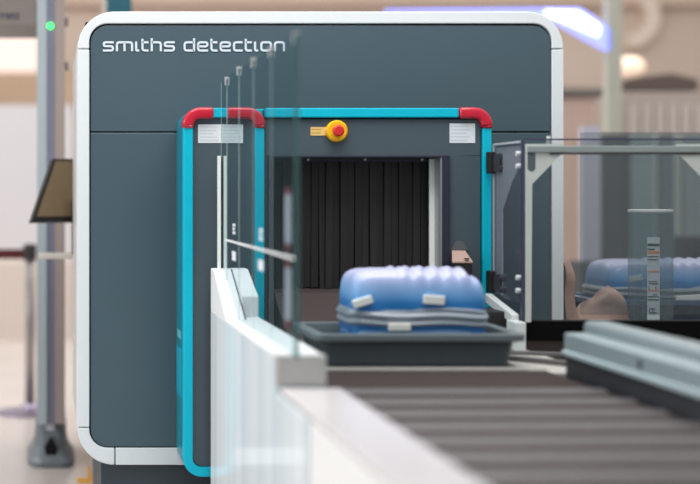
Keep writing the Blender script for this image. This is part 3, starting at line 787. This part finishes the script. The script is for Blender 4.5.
# belt stanchions
def stanchion(label, x, y, h=.82):
    t = thing('belt_stanchion', label, 'stanchion', (x, y, 0), 'belt barrier posts')
    bm = nb(); lathe(bm, x, y, [(.16, 0), (.16, .012), (.05, .03), (.026, .05)], 28); link('base', bm, mat('base_steel', (150, 140, 160), .3, metal=.6), t, smooth=False)
    bm = nb(); tube(bm, (x, y, .04), (x, y, h), .024, n=20); link('post', bm, mat('post_steel', (164, 158, 154), .3, metal=.5), t, smooth=True)
    bm = nb(); lathe(bm, x, y, [(.034, h - .06), (.034, h + .01), (.028, h + .02)], 20); link('belt_head', bm, mat('belt_head', (52, 46, 48), .5), t)
    return t
Ys = 7.45
s1 = stanchion('steel belt post in the hall left of the metal detector foot', X(30, Ys), Ys)
link('belt_tape', BX(X(-160, Ys), X(25, Ys), Ys - .002, Ys + .002, .765, .815), mat('belt_maroon', (92, 30, 34), .7), s1)
s2 = stanchion('steel belt post seen through the acrylic hood beside the scanner', X(588, 9), 9.0)
link('belt_tape', BX(X(592, 9), X(760, 9), 8.998, 9.002, .755, .81), mat('belt_maroon', (92, 30, 34), .7), s2)

# yellow floor marking
bm = nb(); dY = 5.78
box(bm, X(77, dY), X(91.5, dY), 5.68, 5.77, .0005, .002); box(bm, X(88.5, dY), X(92, dY), 5.76, 6.0, .0005, .002)
tp = link('floor_tape', bm, mat('tape_yellow', (235, 165, 0), .6)); origin(tp, (X(84, dY), 5.8, 0)); tag(tp, 'yellow L-shaped tape mark on the floor at the scanner base', 'tape')

# teal and white uprights behind the scanner's top left
tp_ = thing('teal_pillar', 'dark teal upright panel with pale edge behind the scanner top', 'pillar', (X(119, 6.2), 6.9, 0))
Yp = 6.95
link('teal_panel', BX(X(107, Yp), X(131.5, Yp), Yp, Yp + .05, 0, Z(-40, Yp)), teal_deep, tp_)
link('pale_edge', BX(X(102.5, Yp), X(106.5, Yp), Yp, Yp + .05, 0, Z(-40, Yp)), mat('pillar_cream', (222, 214, 200), .6), tp_)

# ================================================================ things behind, on the right
Yl = 8.6
lt = thing('light_portal', 'glowing blue-white light band on a pale post behind the scanner top right', 'light', (X(614, Yl), Yl, 0))
glow = mat('blue_glow', (150, 160, 255), .5, emit=1.2)
lo = [(X(a, Yl), Z(b, Yl)) for a, b in ((386, 9.2), (545, 8), (580, 8), (596, 18), (611, 30))]
li = [(X(a, Yl), Z(b, Yl)) for a, b in ((386, 11), (545, 16), (566, 27), (588, 40), (611, 52))]
link('light_band', band(nb(), lo, li, Yl, Yl + .05), glow, lt)
link('light_core', band(nb(), [(X(a, Yl), Z(b, Yl)) for a, b in ((545, 10), (578, 11), (600, 26))], [(X(a, Yl), Z(b, Yl)) for a, b in ((545, 15), (568, 24), (598, 37))], Yl - .01, Yl), mat('white_glow', (225, 235, 255), .5, emit=2.0), lt)
link('post', BX(X(608, Yl), X(622, Yl), Yl, Yl + .08, 0, Z(-30, Yl)), mat('post_sage', (186, 186, 172), .6), lt)
link('far_post', BX(X(388, Yl), X(398, Yl), Yl + .06, Yl + .12, 0, Z(10, Yl)), mat('post_sage', (186, 186, 172), .6), lt)

Yc = 10.0
cab = thing('louvred_cabinet', 'pale grey louvred cabinet in the hall at the far right', 'cabinet', (X(665, Yc), Yc, 0))
link('cabinet_body', BX(X(619, Yc), X(760, Yc), Yc, Yc + .5, 0, Z(92, Yc)), mat('cabinet_grey', (172, 160, 152), .6), cab, bevel=.01)
for k in range(9):
    xx = 628 + k * 13
    link('louvre', BX(X(xx, Yc), X(xx + 10, Yc), Yc - .02, Yc, Z(240, Yc), Z(104, Yc)), mat('louvre_pale', (190, 180, 172), .6), cab)
Yk = 9.9
hood_ = thing('dark_canopy', 'dark low canopy with warm lamp on top of the louvred cabinet', 'lamp', (X(665, Yk), Yk + .2, Z(92, Yc)))
bm = nb(); prism(bm, [(X(626, Yk), Z(89.5, Yk)), (X(706, Yk), Z(89.5, Yk)), (X(706, Yk), Z(78, Yk)), (X(680, Yk), Z(72, Yk)), (X(640, Yk), Z(76, Yk)), (X(628, Yk), Z(82, Yk))], Yk + .12, Yk + .4); link('canopy', bm, mat('canopy_dark', (96, 82, 76), .5), hood_)
bm = nb(); sellipsoid(bm, (X(645, Yk), Yk + .25, Z(64, Yk)), .10, .08, .075, 1.0, 24, 14); link('lamp_globe', bm, mat('warm_lamp', (255, 226, 200), .5, emit=.55), hood_, smooth=True)

pb = thing('pink_kiosk', 'pinkish tan kiosk standing in the hall right of the scanner', 'kiosk', (X(577, 9.4), 9.6, 0))
link('kiosk_body', BX(X(560, 9.4), X(596, 9.4), 9.4, 9.8, 0, Z(97, 9.4)), mat('kiosk_pink', (190, 164, 150), .6, noise=.04, nscale=3), pb, bevel=.01)
link('kiosk_top', BX(X(556, 9.4), X(604, 9.4), 9.38, 9.82, Z(97, 9.4), Z(88, 9.4)), mat('kiosk_dark', (112, 104, 98), .5), pb, bevel=.01)
wb = thing('hood_streak_panels', 'lilac-grey panels with added reflection streaks standing behind the acrylic hood', 'screen', (X(640, 7.8), 7.8, 0))
cols = [(582, 601, (196, 196, 210)), (601, 632, (92, 94, 97)), (632, 653, (140, 156, 160)), (653, 660, (226, 232, 228)), (660, 674, (112, 124, 130)), (674, 684, (206, 212, 206)), (684, 720, (140, 152, 156))]  # grey panels, plus pale strips added to imitate reflection streaks in the hood
for i, (a, b, c) in enumerate(cols):
    link('screen_panel', BX(X(a, 7.8), X(b, 7.8), 7.8 + .03 * (i % 2), 7.84 + .03 * (i % 2), 0, Z(134 if i else 126, 7.8)), mat('screen_%d' % i, c, .6), wb)
lb2 = thing('luggage_trolley', 'dark baggage rack in the hall seen low through the hood', 'rack', (X(640, 7.3), 7.3, 0))
link('rack_body', BX(X(582, 7.2), X(720, 7.2), 7.2, 7.4, 0.1, Z(262, 7.2)), mat('rack_dark', (66, 68, 72), .6, noise=.1, nscale=6), lb2, bevel=.01)
for xx in (600, 700):
    bm = nb(); tube(bm, (X(xx, 7.2), 7.24, .05), (X(xx, 7.2), 7.3, .05), .05, n=16); link('wheel', bm, cable_black, lb2)
box_ = link('dark_box', BX(X(684, 7.25), X(706, 7.25), 7.24, 7.38, Z(262, 7.25), Z(236, 7.25)), mat('box_dark', (58, 60, 64), .6), bevel=.01)
origin(box_, (X(695, 7.25), 7.31, Z(262, 7.25))); tag(box_, 'small dark box on the baggage rack at the far right', 'box')

# far left: bright counters and a glowing panel put in for window glow
ct_ = thing('white_counter', 'white check counter in the distance left of the metal detector', 'counter', (X(10, 11), 11.2, 0))
link('counter_front', BX(X(-120, 11), X(72, 11), 11, 11.5, 0, Z(262, 11)), mat('counter_cream', (208, 194, 184), .6), ct_)
link('counter_back', BX(X(-120, 11), X(74, 11), 11.5, 11.6, 0, Z(105, 11.5)), mat('counter_white', (206, 203, 205), .6), ct_)
pn = thing('window_glow_panel', 'softly lit pink panel high in the distance beyond the metal detector', 'panel', (X(10, 13), 13.0, Z(76, 13)))
link('panel_face', BX(X(-80, 13), X(38, 13), 13.0, 13.05, Z(72, 13), Z(30, 13)), mat('panel_pink', (246, 224, 214), .6, emit=.35), pn)
link('panel_post', BX(X(-60, 13), X(-56, 13), 13.06, 13.1, 0, Z(40, 13)), mat('pillar_cream', (222, 214, 200), .6), pn)

# ================================================================ light
w = bpy.data.worlds.new('hall'); bpy.context.scene.world = w; w.use_nodes = True
nt = w.node_tree; bgn = nt.nodes['Background']
tc = nt.nodes.new('ShaderNodeTexCoord'); sp = nt.nodes.new('ShaderNodeSeparateXYZ'); rp = nt.nodes.new('ShaderNodeValToRGB')
mr = nt.nodes.new('ShaderNodeMapRange'); mr.inputs[1].default_value = -1; mr.inputs[2].default_value = 1
nt.links.new(tc.outputs['Generated'], sp.inputs[0]); nt.links.new(sp.outputs[2], mr.inputs[0]); nt.links.new(mr.outputs[0], rp.inputs[0])
rp.color_ramp.elements[0].position = .35; rp.color_ramp.elements[0].color = (.2, .19, .18, 1)
rp.color_ramp.elements[1].position = .75; rp.color_ramp.elements[1].color = (1.0, 1.01, 1.03, 1)
e = rp.color_ramp.elements.new(.52); e.color = (.40, .40, .40, 1)
nt.links.new(rp.outputs[0], bgn.inputs[0]); bgn.inputs[1].default_value = .74
def area(name, loc, rot, sx, sy, power, col):
    l = bpy.data.lights.new(name, 'AREA'); l.shape = 'RECTANGLE'; l.size = sx; l.size_y = sy; l.energy = power; l.color = col
    o = bpy.data.objects.new(name, l); C.objects.link(o); o.location = loc; o.rotation_euler = rot; return o
area('left_fill_light', (-6.5, 2.5, 2.6), (0, -PI / 2, 0), 3.0, 7.0, 260, (.97, .99, 1))  # unseen fill light added to brighten the left-facing surfaces
area('overhead_light', (0.6, 3.3, 3.1), (0, 0, 0), 2.2, 1.2, 72, (1, .98, .95))  # unseen key added to grade the scanner front from top to bottom
area('overhead_light', (3.0, 9.0, 4.6), (0, 0, 0), 6, 5, 180, (1, .985, .97))
area('overhead_light', (-2.5, 9.0, 4.6), (0, 0, 0), 4, 5, 165, (1, .985, .97))

# ================================================================ camera
cam = bpy.data.cameras.new('camera'); co = bpy.data.objects.new('camera', cam); C.objects.link(co)
co.location = (0, 0, H); co.rotation_euler = (PI / 2, 0, 0)
cam.sensor_width = 36.0; cam.lens = F * 36.0 / 700.0
cam.shift_x = (350 - CX) / 700.0; cam.shift_y = -(242 - CY) / 700.0
cam.clip_start = .05; cam.clip_end = 100
cam.dof.use_dof = True; cam.dof.focus_distance = 4.42; cam.dof.aperture_fstop = 1.4
bpy.context.scene.camera = co
bpy.context.scene.view_settings.view_transform = 'Standard'
